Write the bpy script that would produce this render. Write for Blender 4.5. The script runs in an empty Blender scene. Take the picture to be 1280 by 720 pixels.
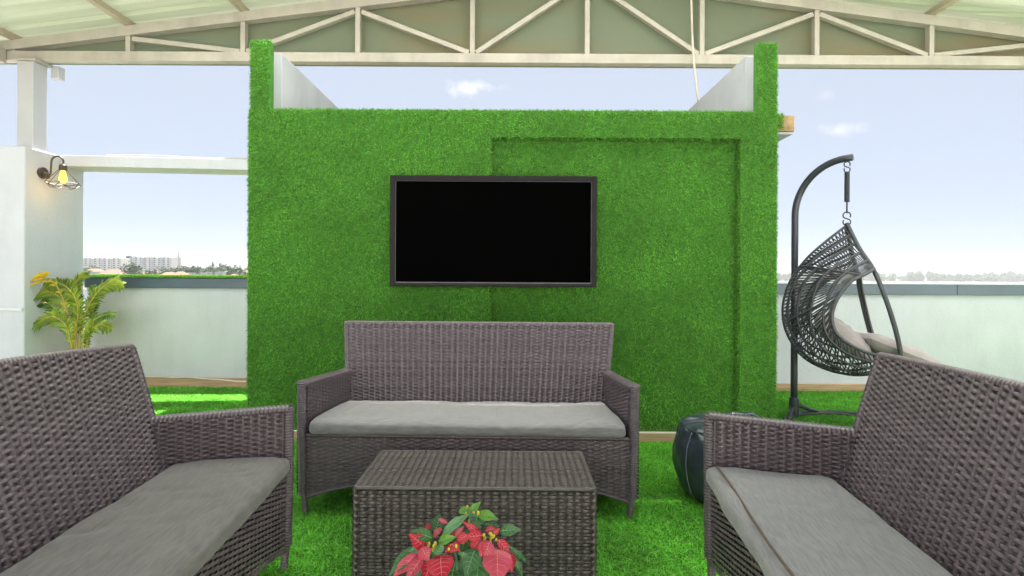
import bpy, math, random
import numpy as np
from mathutils import noise, Vector
random.seed(7); rng = np.random.default_rng(7)
PI = math.pi; R = math.radians
S = bpy.context.scene
COL = S.collection

# ------------------------------------------------------------------ camera, sky, sun, exposure
F = 680.0 / 1280.0; EYE = 1.12; ROLL = 0.0055
cd = bpy.data.cameras.new('camera'); cam = bpy.data.objects.new('camera', cd); COL.objects.link(cam)
cam.location = (0, 0, EYE); cam.rotation_euler = (PI/2, -ROLL, 0)
cd.sensor_width = 36; cd.lens = 36*F; cd.shift_y = -13.5/1280
cd.clip_start = 0.05; cd.clip_end = 20000
S.camera = cam

SUN_EL, SUN_AZ = R(68.6), R(-.6)           # azimuth from +Y towards +X
w = bpy.data.worlds.new('World'); S.world = w; w.use_nodes = True
nt = w.node_tree; N = nt.nodes; L = nt.links
bg = N['Background']
sky = N.new('ShaderNodeTexSky'); sky.sky_type = 'NISHITA'; sky.sun_disc = False
sky.sun_elevation = SUN_EL; sky.sun_rotation = SUN_AZ
sky.air_density = 0.5; sky.dust_density = 0.5; sky.ozone_density = 1.0; sky.altitude = 100
SKY_STRENGTH = 0.05
bg.inputs['Strength'].default_value = SKY_STRENGTH
# small fair-weather clouds, placed by direction in the sky
tc = N.new('ShaderNodeTexCoord')
nz = N.new('ShaderNodeTexNoise'); nz.inputs['Scale'].default_value = 34; nz.inputs['Detail'].default_value = 7
nz.inputs['Roughness'].default_value = .62
L.new(tc.outputs['Generated'], nz.inputs['Vector'])
def vm(op, a, b=None):
    n = N.new('ShaderNodeVectorMath'); n.operation = op
    for i, v in enumerate((a, b)):
        if v is None: continue
        if isinstance(v, tuple): n.inputs[i].default_value = v
        else: L.new(v, n.inputs[i])
    return n
def mth(op, a, b=None, clamp=False):
    n = N.new('ShaderNodeMath'); n.operation = op; n.use_clamp = clamp
    for i, v in enumerate((a, b)):
        if v is None: continue
        if isinstance(v, (int, float)): n.inputs[i].default_value = v
        else: L.new(v, n.inputs[i])
    return n.outputs[0]
cloud = None
for (dx, dz, rx, rz, k) in ((-62, 235, 24, 9, .85), (-36, 238, 20, 6, .7), (410, 186, 19, 7, .5), (392, 230, 7, 4, .22)):
    d = Vector((dx, 680, dz)).normalized()
    diff = vm('SUBTRACT', tc.outputs['Generated'], tuple(d)).outputs[0]
    sc = vm('MULTIPLY', diff, (760/rx, 760/rx, 760/rz)).outputs[0]
    ln = vm('LENGTH', sc).outputs['Value']
    m = mth('SUBTRACT', 1.25, ln)
    m = mth('ADD', m, mth('MULTIPLY', mth('SUBTRACT', nz.outputs[0], .5), 5.0))
    m = mth('MULTIPLY', m, .5*k, True)
    m = mth('MINIMUM', m, .85*k)
    cloud = m if cloud is None else mth('MAXIMUM', cloud, m)
mix = N.new('ShaderNodeMix'); mix.data_type = 'RGBA'
veil = N.new('ShaderNodeMix'); veil.data_type = 'RGBA'; veil.inputs[0].default_value = .84      # thin high haze over the blue
L.new(sky.outputs[0], veil.inputs[6]); veil.inputs[7].default_value = (3.75, 4.15, 4.8, 1)
L.new(cloud, mix.inputs[0]); L.new(veil.outputs[2], mix.inputs[6]); mix.inputs[7].default_value = (6.5, 6.4, 6.2, 1)
L.new(mix.outputs[2], bg.inputs['Color'])

sd = bpy.data.lights.new('sun', 'SUN'); sd.energy = 5; sd.angle = R(.5); sd.color = (1, .95, .87)
sun = bpy.data.objects.new('sun', sd); COL.objects.link(sun)
sv = Vector((math.sin(SUN_AZ)*math.cos(SUN_EL), math.cos(SUN_AZ)*math.cos(SUN_EL), math.sin(SUN_EL)))
sun.rotation_euler = sv.to_track_quat('Z', 'Y').to_euler(); sun.location = (20, 20, 40)

vs = S.view_settings
vs.view_transform = 'Standard'; vs.look = 'None'; vs.gamma = 1; vs.use_curve_mapping = False
vs.exposure = 1.95
S.render.engine = 'CYCLES'
S.cycles.max_bounces = 8; S.cycles.diffuse_bounces = 5; S.cycles.caustics_reflective = False; S.cycles.caustics_refractive = False

# ------------------------------------------------------------------ helpers
def P(px, py, d):
    """world point seen at photo pixel (px, py) at depth d (metres)"""
    dx, dy = px-640, py-346.5
    return np.array(((dx+ROLL*dy)*d/680, d, EYE+(ROLL*dx-dy)*d/680))

class MB:
    """collects vertices and faces, then becomes ONE mesh object"""
    def __init__(s): s.v = []; s.q = []; s.t = []; s.n = 0
    def add(s, v, q=None, t=None):
        v = np.asarray(v, float).reshape(-1, 3)
        if q is not None and len(q): s.q.append(np.asarray(q, int).reshape(-1, 4)+s.n)
        if t is not None and len(t): s.t.append(np.asarray(t, int).reshape(-1, 3)+s.n)
        s.v.append(v); s.n += len(v); return s
    def grid(s, pts, closed=False, flip=False):          # pts (n, m, 3)
        pts = np.asarray(pts, float); n, m = pts.shape[:2]
        i = np.arange(n-1)[:, None]; mm = m if closed else m-1
        j = np.arange(mm)[None, :]; j2 = (j+1) % m
        q = np.stack([i*m+j+0*j2, i*m+j2, (i+1)*m+j2, (i+1)*m+j], -1).reshape(-1, 4)
        if flip: q = q[:, ::-1]
        return s.add(pts, q)
    def box(s, a, b):
        (x0, y0, z0), (x1, y1, z1) = a, b
        v = [(x0,y0,z0),(x1,y0,z0),(x1,y1,z0),(x0,y1,z0),(x0,y0,z1),(x1,y0,z1),(x1,y1,z1),(x0,y1,z1)]
        return s.add(v, [(0,3,2,1),(4,5,6,7),(0,1,5,4),(1,2,6,5),(2,3,7,6),(3,0,4,7)])
    def bar(s, p, q, w, h, up=(0, 0, 1)):                # rectangular bar from p to q
        p, q, up = (np.array(a, float) for a in (p, q, up))
        d = q-p; d /= np.linalg.norm(d); sx = np.cross(d, up); sx /= np.linalg.norm(sx); sz = np.cross(sx, d)
        v = [c+sx*a*w/2+sz*b*h/2 for c in (p, q) for (a, b) in ((-1,-1),(1,-1),(1,1),(-1,1))]
        return s.add(v, [(0,1,2,3),(7,6,5,4),(0,4,5,1),(1,5,6,2),(2,6,7,3),(3,7,4,0)])
    def tube(s, pts, r, n=8, closed=False, caps=True, sq=(1, 1), up=None):
        pts = np.asarray(pts, float); k = len(pts)
        r = np.broadcast_to(np.asarray(r, float), (k,))
        if closed: tg = np.roll(pts, -1, 0)-np.roll(pts, 1, 0)
        else: tg = np.gradient(pts, axis=0)
        tg /= np.maximum(np.linalg.norm(tg, axis=1)[:, None], 1e-9)
        if up is None:
            a = np.array((0, 0, 1.)) if abs(tg[0][2]) < .9 else np.array((0, 1., 0))
        else: a = np.array(up, float)
        nn = np.empty_like(pts)
        for i in range(k):                               # parallel transport
            a = a-tg[i]*a.dot(tg[i]); a /= max(np.linalg.norm(a), 1e-9); nn[i] = a
        bb = np.cross(tg, nn)
        ang = np.linspace(0, 2*PI, n, endpoint=False)
        ring = pts[:, None]+r[:, None, None]*(np.cos(ang)[None, :, None]*nn[:, None]*sq[0]+np.sin(ang)[None, :, None]*bb[:, None]*sq[1])
        if closed: ring = np.concatenate([ring, ring[:1]])
        base = s.n; s.grid(ring, closed=True, flip=True)
        if caps and not closed:
            for e in (0, k-1):
                c = s.n; s.add([pts[e]])
                idx = base+e*n+np.arange(n); nx = base+e*n+(np.arange(n)+1) % n
                t = np.stack([np.full(n, c), idx, nx], 1)
                if e == 0: t = t
                else: t = t[:, ::-1]
                s.t.append(t)
        return s
    def wrapped(s, pts, r, pitch=.011, n=10, sq=(1, 1), up=None, slant=0.0):   # rod wound with rattan strand
        pts = np.asarray(pts, float)
        seg = np.linalg.norm(np.diff(pts, axis=0), axis=1); cum = np.concatenate([[0], np.cumsum(seg)])
        k = max(6, int(cum[-1]/pitch*4)); t = np.linspace(0, cum[-1], k)
        p = np.stack([np.interp(t, cum, pts[:, i]) for i in range(3)], 1)
        rr = np.interp(t, cum, np.broadcast_to(np.asarray(r, float), (len(pts),)))
        return s.tube(p, rr*(1-.17*np.abs(np.cos(PI*t/pitch))**3), n, sq=sq, up=up)
    def lathe(s, prof, n=24, c=(0, 0, 0)):
        prof = np.asarray(prof, float); a = np.linspace(0, 2*PI, n, endpoint=False)
        pts = np.stack([prof[:, 0, None]*np.cos(a)+c[0], prof[:, 0, None]*np.sin(a)+c[1], np.repeat(prof[:, 1, None], n, 1)+c[2]], -1)
        return s.grid(pts, closed=True)
    def build(s, name, mat, parent=None, smooth=False, bevel=0):
        me = bpy.data.meshes.new(name)
        v = np.concatenate(s.v); q = np.concatenate(s.q) if s.q else np.zeros((0, 4), int)
        t = np.concatenate(s.t) if s.t else np.zeros((0, 3), int)
        me.vertices.add(len(v)); me.vertices.foreach_set('co', v.ravel())
        lo = np.concatenate([q.ravel(), t.ravel()])
        me.loops.add(len(lo)); me.loops.foreach_set('vertex_index', lo.astype(np.int32))
        npol = len(q)+len(t); me.polygons.add(npol)
        st = np.concatenate([np.arange(len(q))*4, len(q)*4+np.arange(len(t))*3])
        me.polygons.foreach_set('loop_start', st.astype(np.int32))
        me.polygons.foreach_set('use_smooth', np.full(npol, bool(smooth)))
        me.update(calc_edges=True)
        me.materials.append(mat)
        o = bpy.data.objects.new(name, me); COL.objects.link(o)
        if parent: o.parent = parent
        if bevel:
            b = o.modifiers.new('bevel', 'BEVEL'); b.width = bevel; b.segments = 2; b.limit_method = 'ANGLE'
        return o

def tag(o, label=None, cat=None, group=None, kind=None):
    for k, v in (('label', label), ('category', cat), ('group', group), ('kind', kind)):
        if v: o[k] = v
    return o
def thing(name, label, cat, loc=(0, 0, 0), rz=0, group=None):
    o = bpy.data.objects.new(name, None); COL.objects.link(o); o.empty_display_size = .1
    o.location = loc; o.rotation_euler = (0, 0, rz)
    return tag(o, label, cat, group)

# ------------------------------------------------------------------ materials
def mat(name, col, rough=.6, var=.12, vscale=6, bump=0, bscale=80, spec=.5, metal=0, island=0, coat=0,
        col2=None, stain=0, stretch=None, detail=6, bdist=.01, sheen=0, translucent=0, streak=0):
    m = bpy.data.materials.new(name); m.use_nodes = True
    n, l = m.node_tree.nodes, m.node_tree.links
    b = n['Principled BSDF']; b.inputs['Roughness'].default_value = rough
    b.inputs['Specular IOR Level'].default_value = spec; b.inputs['Metallic'].default_value = metal
    b.inputs['Coat Weight'].default_value = coat; b.inputs['Sheen Weight'].default_value = sheen
    t = n.new('ShaderNodeTexCoord'); mp = n.new('ShaderNodeMapping'); l.new(t.outputs['Object'], mp.inputs[0])
    if stretch: mp.inputs['Scale'].default_value = stretch
    nz = n.new('ShaderNodeTexNoise'); nz.inputs['Scale'].default_value = vscale; nz.inputs['Detail'].default_value = detail
    l.new(mp.outputs[0], nz.inputs['Vector'])
    rp = n.new('ShaderNodeValToRGB'); l.new(nz.outputs[0], rp.inputs[0])
    c = np.array(col); c2 = np.array(col2) if col2 is not None else None
    rp.color_ramp.elements[0].position = .3; rp.color_ramp.elements[1].position = .7
    rp.color_ramp.elements[0].color = (*(c*(1-var)), 1)
    rp.color_ramp.elements[1].color = (*((c*(1+var)) if c2 is None else c2), 1)
    out = rp.outputs[0]
    if island:
        g = n.new('ShaderNodeNewGeometry'); mr = n.new('ShaderNodeMapRange')
        l.new(g.outputs['Random Per Island'], mr.inputs[0]); mr.inputs[3].default_value = 1-island; mr.inputs[4].default_value = 1+island
        mx = n.new('ShaderNodeVectorMath'); mx.operation = 'SCALE'; l.new(out, mx.inputs[0]); l.new(mr.outputs[0], mx.inputs['Scale'])
        out = mx.outputs[0]
    if streak:                                           # rain streaks and grime with a shape of their own
        m2 = n.new('ShaderNodeMapping'); m2.inputs['Scale'].default_value = (2.6, 2.6, .8); l.new(t.outputs['Object'], m2.inputs[0])
        n2 = n.new('ShaderNodeTexNoise'); n2.inputs['Scale'].default_value = 1.6; n2.inputs['Detail'].default_value = 8; n2.inputs['Roughness'].default_value = .7
        l.new(m2.outputs[0], n2.inputs['Vector']); r2 = n.new('ShaderNodeMapRange'); l.new(n2.outputs[0], r2.inputs[0])
        r2.inputs[1].default_value = .48; r2.inputs[2].default_value = .75; r2.inputs[3].default_value = 1; r2.inputs[4].default_value = 1-streak
        s2 = n.new('ShaderNodeVectorMath'); s2.operation = 'SCALE'; l.new(out, s2.inputs[0]); l.new(r2.outputs[0], s2.inputs['Scale']); out = s2.outputs[0]
    l.new(out, b.inputs['Base Color'])
    if bump:
        bn = n.new('ShaderNodeTexNoise'); bn.inputs['Scale'].default_value = bscale; bn.inputs['Detail'].default_value = 5
        l.new(mp.outputs[0], bn.inputs['Vector'])
        bp = n.new('ShaderNodeBump'); bp.inputs['Strength'].default_value = bump; bp.inputs['Distance'].default_value = bdist
        l.new(bn.outputs[0], bp.inputs['Height']); l.new(bp.outputs[0], b.inputs['Normal'])
    if translucent:
        tr = n.new('ShaderNodeBsdfTranslucent'); ms = n.new('ShaderNodeMixShader'); ms.inputs[0].default_value = translucent
        l.new(out, tr.inputs[0]); l.new(b.outputs[0], ms.inputs[1]); l.new(tr.outputs[0], ms.inputs[2])
        l.new(ms.outputs[0], n['Material Output'].inputs[0])
    return m

M = {}
M['wicker'] = mat('brown_rattan', (.108, .084, .092), .30, .2, 40, island=.28, spec=.6)
M['wicker_table'] = mat('dark_brown_rattan', (.08, .066, .062), .31, .2, 40, island=.28, spec=.55)
M['deck'] = mat('dark_deck', (.025, .022, .022), .8)
M['fabric'] = mat('grey_linen', (.207, .204, .198), .9, .2, 90, bump=.35, bscale=420, bdist=.002, sheen=.3, stretch=(.22, 1.9, 1))
M['fabric_mid'] = mat('grey_linen_mid', (.17, .17, .166), .9, .2, 90, bump=.35, bscale=420, bdist=.002, sheen=.2, stretch=(.22, 1.9, 1))
M['fabric_dark'] = mat('grey_linen_dark', (.105, .098, .089), .9, .24, 60, bump=.35, bscale=420, bdist=.002, sheen=.2, stretch=(.35, 1.9, 1))  # darker, browner linen tone for the left cushion
M['fabric_seam'] = mat('brown_seam', (.10, .07, .055), .8)
M['turf_back'] = mat('turf_backing', (.055, .20, .02), .95, .3, 30)
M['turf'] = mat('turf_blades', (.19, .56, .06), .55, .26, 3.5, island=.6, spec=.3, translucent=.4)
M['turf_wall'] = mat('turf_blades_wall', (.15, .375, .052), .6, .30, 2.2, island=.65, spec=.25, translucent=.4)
M['turf_bright'] = mat('turf_blades_fresh', (.12, .30, .02), .6, .2, 3, island=.3, translucent=.3)
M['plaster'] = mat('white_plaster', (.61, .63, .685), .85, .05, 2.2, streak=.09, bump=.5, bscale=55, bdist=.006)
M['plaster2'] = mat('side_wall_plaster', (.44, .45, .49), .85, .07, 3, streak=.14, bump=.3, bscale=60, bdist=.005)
M['concrete'] = mat('white_bounce_coating', (.74, .73, .71), .85, .1, 1.2, bump=.3, bscale=60)  # kept white so the unseen floor and rear wall bounce sunlight
M['coping'] = mat('blue_grey_coping', (.085, .125, .17), .3, .15, 1.4, spec=.6)
M['cap'] = mat('white_cap', (.75, .76, .77), .5, .05)
M['timber'] = mat('pine_board', (.42, .27, .15), .65, .2, 5, stretch=(.5, 6, 9), col2=(.56, .39, .23))
M['timber_end'] = mat('raw_timber_end', (.26, .16, .07), .75, .3, 22, col2=(.42, .29, .14))
M['steel'] = mat('cream_steel', (.44, .405, .35), .45, .10, 5, streak=.25, spec=.4)
M['steel_white'] = mat('white_steel', (.5, .5, .52), .4, .04)
M['purlin'] = mat('beige_purlin', (.45, .38, .28), .5, .08)
M['blackmetal'] = mat('black_powder_coat', (.03, .035, .045), .32, .1, spec=.6)
M['bezel'] = mat('tv_bezel', (.012, .010, .011), .45, .05, spec=.18)
M['screen'] = mat('tv_screen', (.0012, .0012, .0012), .9, 0, spec=0)
M['chairweave'] = mat('charcoal_rattan', (.045, .048, .055), .38, .2, 40, island=.3, spec=.6)
M['pillow'] = mat('taupe_pillow', (.36, .32, .31), .9, .1, 9, bump=.3, bscale=300, bdist=.002, sheen=.3)
M['leather'] = mat('black_leatherette', (.032, .044, .058), .34, .2, 14, bump=.25, bscale=170, bdist=.002, spec=.6)
M['stitch'] = mat('pale_stitch', (.30, .33, .36), .7)
M['cable_w'] = mat('white_cable', (.7, .68, .6), .5)
M['cable_d'] = mat('cream_cable', (.55, .50, .42), .5)
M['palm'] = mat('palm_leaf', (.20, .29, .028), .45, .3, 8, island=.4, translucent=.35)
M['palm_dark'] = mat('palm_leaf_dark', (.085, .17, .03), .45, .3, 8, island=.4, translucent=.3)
M['palm_y'] = mat('palm_leaf_yellow', (.68, .48, .01), .5, .15, 8, translucent=.35)
M['cane'] = mat('palm_cane', (.42, .34, .06), .5, .25, 20)
M['terracotta'] = mat('terracotta', (.32, .12, .06), .8, .15, 12, bump=.2)
M['soil'] = mat('soil', (.04, .028, .02), .95, .4, 60, bump=.6)
def leafmat(name, c, c2, tr=.25):
    m = mat(name, c, .38, .1, 14, col2=c2, spec=.45, island=.18, translucent=tr, bump=.25, bscale=90, bdist=.004)
    return m
M['leaf'] = leafmat('green_leaf', (.028, .10, .035), (.045, .15, .04))
M['leaf_pale'] = leafmat('pale_green_leaf', (.07, .19, .09), (.10, .25, .10))
M['leaf_bright'] = leafmat('bright_green_leaf', (.12, .33, .02), (.17, .42, .03), .4)
M['bract'] = leafmat('red_bract', (.42, .008, .025), (.52, .018, .04))
M['bract_p'] = leafmat('pink_bract', (.44, .035, .065), (.54, .07, .11))
M['vein_r'] = mat('bract_vein', (.60, .17, .17), .5, .1)
M['vein_g'] = mat('leaf_vein', (.16, .30, .12), .5, .1)
M['cyath'] = mat('yellow_flower', (.50, .45, .03), .5, .2, 30)
M['brass'] = mat('lamp_wire', (.06, .045, .035), .4, .1)

def roof_mat(name, c0, c1, tl):
    m = bpy.data.materials.new(name); m.use_nodes = True
    n, l = m.node_tree.nodes, m.node_tree.links
    t = n.new('ShaderNodeTexCoord'); mp = n.new('ShaderNodeMapping'); mp.inputs['Scale'].default_value = (.12, 2.2, 1)
    l.new(t.outputs['Object'], mp.inputs[0])
    nz = n.new('ShaderNodeTexNoise'); nz.inputs['Scale'].default_value = 2.0; nz.inputs['Detail'].default_value = 3
    l.new(mp.outputs[0], nz.inputs[0])
    rp = n.new('ShaderNodeValToRGB'); l.new(nz.outputs[0], rp.inputs[0])
    e = rp.color_ramp.elements; e[0].position = .35; e[0].color = (*c0, 1); e[1].position = .66; e[1].color = (*c1, 1)
    b = n['Principled BSDF']; b.inputs['Roughness'].default_value = .35; l.new(rp.outputs[0], b.inputs[0])
    tr = n.new('ShaderNodeBsdfTranslucent'); l.new(rp.outputs[0], tr.inputs[0])
    ms = n.new('ShaderNodeMixShader'); ms.inputs[0].default_value = tl
    l.new(b.outputs[0], ms.inputs[1]); l.new(tr.outputs[0], ms.inputs[2]); l.new(ms.outputs[0], n['Material Output'].inputs[0])
    return m
M['roof'] = roof_mat('opal_roof', (.25, .29, .19), (.40, .42, .33), .16)
M['roof_clear'] = roof_mat('milky_fill_roof', (.80, .83, .76), (.88, .90, .86), .88)  # very translucent sheet type, made up to brighten the seating from above
M['gable'] = mat('opal_gable_sheet', (.45, .50, .38), .5, .1, 1.1, col2=(.52, .37, .2), translucent=.7, stretch=(.35, 1, 1.6))
m_ = M['gable'].node_tree.nodes
for n_ in m_:
    if n_.type == 'VALTORGB': n_.color_ramp.elements[0].position = .47; n_.color_ramp.elements[1].position = .8

def emit_mat(name, col, st):
    m = bpy.data.materials.new(name); m.use_nodes = True
    b = m.node_tree.nodes['Principled BSDF']; b.inputs['Base Color'].default_value = (*col, 1)
    b.inputs['Emission Color'].default_value = (*col, 1); b.inputs['Emission Strength'].default_value = st
    return m
M['bulb'] = emit_mat('amber_bulb', (1, .45, .04), 1.3)
M['filament'] = emit_mat('filament', (1, .8, .35), 12)

# ------------------------------------------------------------------ far setting: ground, water, wood, town
def sm(a, b, x): t = np.clip((x-a)/(b-a), 0, 1); return t*t*(3-2*t)
def ground_z(x, y):
    left = 1-sm(-140, -40, x)
    far = sm(1440, 1520, y)
    return -14+left*(sm(60, 300, y)*11.5)+(1-left)*far*10.5
gx = np.concatenate([np.linspace(-5000, -700, 16), np.linspace(-650, 400, 64), np.linspace(500, 5000, 24)])
gy = np.concatenate([np.linspace(-600, 0, 6), np.linspace(30, 520, 50), np.linspace(560, 1400, 12), np.linspace(1430, 1540, 12), np.linspace(1700, 5000, 8)])
X, Y = np.meshgrid(gx, gy)
mb = MB(); mb.grid(np.stack([X, Y, ground_z(X, Y)], -1))
tag(mb.build('ground', mat('far_ground', (.10, .12, .06), .95, .35, .02, col2=(.22, .19, .13)), smooth=True), kind='structure')
mb = MB(); mb.add([(-400, 45, -5), (4800, 45, -5), (4800, 1700, -5), (-400, 1700, -5)], [(0, 1, 2, 3)])
tag(mb.build('water', mat('lake_water', (.10, .14, .17), .12, .1, .01, bump=.15, bscale=.6, bdist=.3)), kind='structure')

def leafblob(mb, c, rx, ry, rz, n, size):
    """crown made of many small random faces spread through a lumpy volume"""
    c = np.array(c); k = max(3, int(n/60))
    cc = rng.normal(0, .5, (k, 3)); cc /= np.maximum(1, np.linalg.norm(cc, axis=1))[:, None]
    idx = rng.integers(0, k, n)
    p = cc[idx]*.75+rng.normal(0, 1, (n, 3))*.24
    p = p*np.array((rx, ry, rz))+c
    a = rng.normal(0, 1, (n, 3)); b = rng.normal(0, 1, (n, 3))
    a = a/np.linalg.norm(a, axis=1)[:, None]*size; b = b/np.linalg.norm(b, axis=1)[:, None]*size
    v = np.stack([p-a*.5, p+b*.6, p+a*.5, p-b*.6], 1)
    mb.add(v.reshape(-1, 3), np.arange(4*n).reshape(-1, 4))
mb = MB()
for i in range(210):
    x = 560+i*5.2+random.uniform(-4, 4); y = 1530+random.uniform(-15, 30)
    h = random.uniform(20, 25)*(1+.35*math.exp(-((i % 47)-20)**2/40))
    leafblob(mb, (x, y, -4+h*.42), 9, 8, h*.5, 420, 4.0)
tag(mb.build('far_wood', mat('far_wood_leaves', (.05, .12, .006), .9, .35, .03, spec=.1, col2=(.10, .19, .01), island=.35, translucent=.45)),
    'long hazy green band of trees along the far shore of the water', 'wood', kind='stuff')

# apartment blocks of the town
M['apt'] = mat('apartment_render', (.80, .78, .78), .8, .05, .05)
M['apt2'] = mat('apartment_render_grey', (.62, .64, .70), .8, .05, .05)
M['aptwin'] = mat('apartment_glass', (.22, .25, .32), .2, .2, .3)
def apartment(px0, px1, pytop, d, m, label, bays, storeys):
    a, b = P(px0, pytop, d), P(px1, pytop, d); gz = -2.6; top = a[2]; cx = (a[0]+b[0])/2; wd = b[0]-a[0]
    t = thing('apartment_block', label, 'apartment block', (cx, d, gz)); H = top-gz
    MB().box((-wd/2, 0, -.5), (wd/2, 14, H)).build('wall', m, t)
    for k in range(3): x = -wd/2+wd*(k+.5)/3; MB().box((x-3, 4, H), (x+2, 9, H+2.2+k % 2)).build('tank_room', m, t)
    bw = wd/bays
    for k in range(bays):
        x = -wd/2+(k+.5)*bw; st = H/storeys
        for s in range(storeys): MB().box((x-bw*.3, -.25, s*st+st*.25), (x+bw*.12, .2, s*st+st*.82)).build('window', M['aptwin'], t)
        if k % 2 == 0: MB().box((x+bw*.2, -1.1, 1), (x+bw*.46, -.02, H-.4)).build('balcony_stack', M['apt2'] if m is M['apt'] else M['apt'], t)
apartment(99, 152, 322.5, 470, M['apt'], 'long pale apartment block on the left beside the white pillar', 9, 10)
apartment(154, 161, 322.8, 480, M['apt2'], 'narrow grey apartment tower between the two long pale blocks', 2, 10)
apartment(162, 214, 321.3, 450, M['apt'], 'tall pale apartment block with grey balcony stacks, nearer the mast', 9, 11)
# mast
mp_ = P(223, 344, 460); t = thing('radio_mast', 'thin lattice mast standing over the hazy town', 'mast', (mp_[0], 460, -2.6))
mb = MB()
for sx in (-1, 1): mb.tube([(sx*1.6, 0, 0), (sx*.2, 0, 21)], .16, 5)
for k in range(10): z = k*2.1; q = 1.6-1.4*z/21; mb.tube([(-q, 0, z), (q*.9, 0, z+2.1)], .1, 4)
mb.build('lattice', M['blackmetal'], t); MB().tube([(0, 0, 20.8), (0, 0, 26)], .14, 5).build('aerial', M['blackmetal'], t)

hm = [mat('house_white', (.62, .60, .57), .8, .05, .2), mat('house_cream', (.55, .50, .42), .8, .05, .2), mat('house_grey', (.42, .44, .47), .8, .05, .2)]
rm = [mat('roof_tile_red', (.30, .14, .10), .85, .2, .8), mat('roof_flat_grey', (.34, .34, .34), .85, .15, .8)]
def make_house(kind):
    t = thing('town_house', 'small pale house in the hazy town beyond the turf-topped parapet', 'house', (0, 0, 0), 0, 'houses of the far town')
    MB().box((-4, -3, -1), (4, 3, 5)).build('wall', hm[kind % 3], t)
    if kind % 2:
        mb = MB(); mb.add([(-4.4,-3.4,5.02),(4.4,-3.4,5.02),(4.4,3.4,5.02),(-4.4,3.4,5.02),(-2,0,7),(2,0,7)], [(0,1,5,4),(2,3,4,5),(3,2,1,0)], [(1,2,5),(3,0,4)])
        mb.build('roof', rm[0], t)
    else: MB().box((-4.2, -3.2, 5.003), (4.2, 3.2, 5.4)).box((-1, -1, 5.4), (2, 2, 7.2)).build('roof', rm[1], t)
    for x in (-2.4, 0, 2.4):
        for z in (1, 3.4): MB().box((x-.6, -3.08, z), (x+.6, -2.95, z+1.2)).build('window', M['aptwin'], t)
    return t
protos = [make_house(k) for k in range(6)]
used = set(); occ = []
def copy_tree(o, parent=None):
    c = o.copy(); COL.objects.link(c)
    if parent: c.parent = parent
    for ch in list(o.children): copy_tree(ch, c)
    return c
for i in range(64):
    px = random.uniform(104, 318); d = random.uniform(255, 430)
    if i < 64 and any(abs(px-a)*d/680 < 6 and abs(d-b) < 8 for a, b in occ): continue
    occ.append((px, d)); k = random.randrange(6)
    o = protos[k] if k not in used else copy_tree(protos[k]); used.add(k)
    p = P(px, 344, d); s = random.uniform(.75, 1.25)
    o.location = (p[0], d, ground_z(p[0], d)-.2); o.rotation_euler.z = random.uniform(-.5, .5); o.scale = (s*random.uniform(.8, 1.5), s, s*random.uniform(.8, 1.15))
tm = mat('town_tree_leaves', (.09, .14, .07), .8, .3, .3, island=.4); tkm = mat('town_tree_trunk', (.12, .09, .06), .9)
def make_tree(k):
    t = thing('town_tree', 'dark rounded tree among the far town houses', 'tree', (0, 0, 0), 0, 'trees of the far town')
    mb = MB(); leafblob(mb, (0, 0, 5), 3.6, 3.6, 2.7, 420, .9); mb.build('crown', tm, t)
    MB().tube([(0, 0, -.5), (.1, 0, 2), (0, .1, 5)], [.35, .25, .1], 6).build('trunk', tkm, t)
    return t
tp = [make_tree(k) for k in range(3)]
for i in range(44):
    px = random.uniform(100, 318); d = random.uniform(250, 430); o = tp[i] if i < 3 else copy_tree(tp[i % 3])
    p = P(px, 344, d); s = random.uniform(.8, 1.35); o.location = (p[0], d, ground_z(p[0], d)-.2); o.scale = (s*1.2, s, s*random.uniform(.8, 1.1)); o.rotation_euler.z = random.uniform(0, 6)

# haze: even pale air between the terrace and the far town, water and wood
hz_ = bpy.data.materials.new('haze_air'); hz_.use_nodes = True
n_, l_ = hz_.node_tree.nodes, hz_.node_tree.links; n_.remove(n_['Principled BSDF'])
pv = n_.new('ShaderNodeVolumePrincipled'); pv.inputs['Color'].default_value = (.93, .96, 1, 1); pv.inputs['Density'].default_value = .00024
pv.inputs['Anisotropy'].default_value = .2
l_.new(pv.outputs[0], n_['Material Output'].inputs['Volume'])
tag(MB().box((-5100, -700, -15.5), (5100, 5100, 42)).build('haze', hz_), kind='stuff')

# ------------------------------------------------------------------ terrace
mb = MB(); mb.box((-6.4, -9, -.5), (13, 6.0, 0)); tag(mb.build('terrace_floor', M['concrete']), kind='structure')

def blades(mb, p, nrm, length, width, lean, gravity=0.0):
    """bent tapered turf blades, one per root point p (n,3), growing along nrm"""
    n = len(p); nrm = np.asarray(nrm, float)
    rnd = rng.normal(0, 1, (n, 3)); rnd -= nrm*(rnd@nrm)[:, None]; rnd /= np.maximum(np.linalg.norm(rnd, axis=1), 1e-6)[:, None]
    ln = length*rng.uniform(.6, 1.25, n)[:, None]
    le = lean*rng.uniform(.2, 1.5, n)[:, None]
    mid = p+ln*.55*(nrm+rnd*le*.5); tip = p+ln*(nrm*.85+rnd*le*1.25)+np.array((0, 0, -gravity))*ln
    mid = mid+np.array((0, 0, -gravity*.3))*ln
    side = np.cross(np.broadcast_to(nrm, (n, 3)), rnd); a = rng.uniform(0, 2*PI, n)[:, None]
    side = (side*np.cos(a)+rnd*np.sin(a))*width*.5
    v = np.stack([p-side, p+side, mid+side*.8, mid-side*.8, tip], 1)
    i = np.arange(n)[:, None]*5
    mb.add(v.reshape(-1, 3), i+np.array([[0, 1, 2, 3]]), i+np.array([[3, 2, 4]]))
def scatter(o, u, v, n):
    r = rng.uniform(0, 1, (n, 2)); return np.array(o)+r[:, :1]*np.array(u)+r[:, 1:]*np.array(v)

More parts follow.
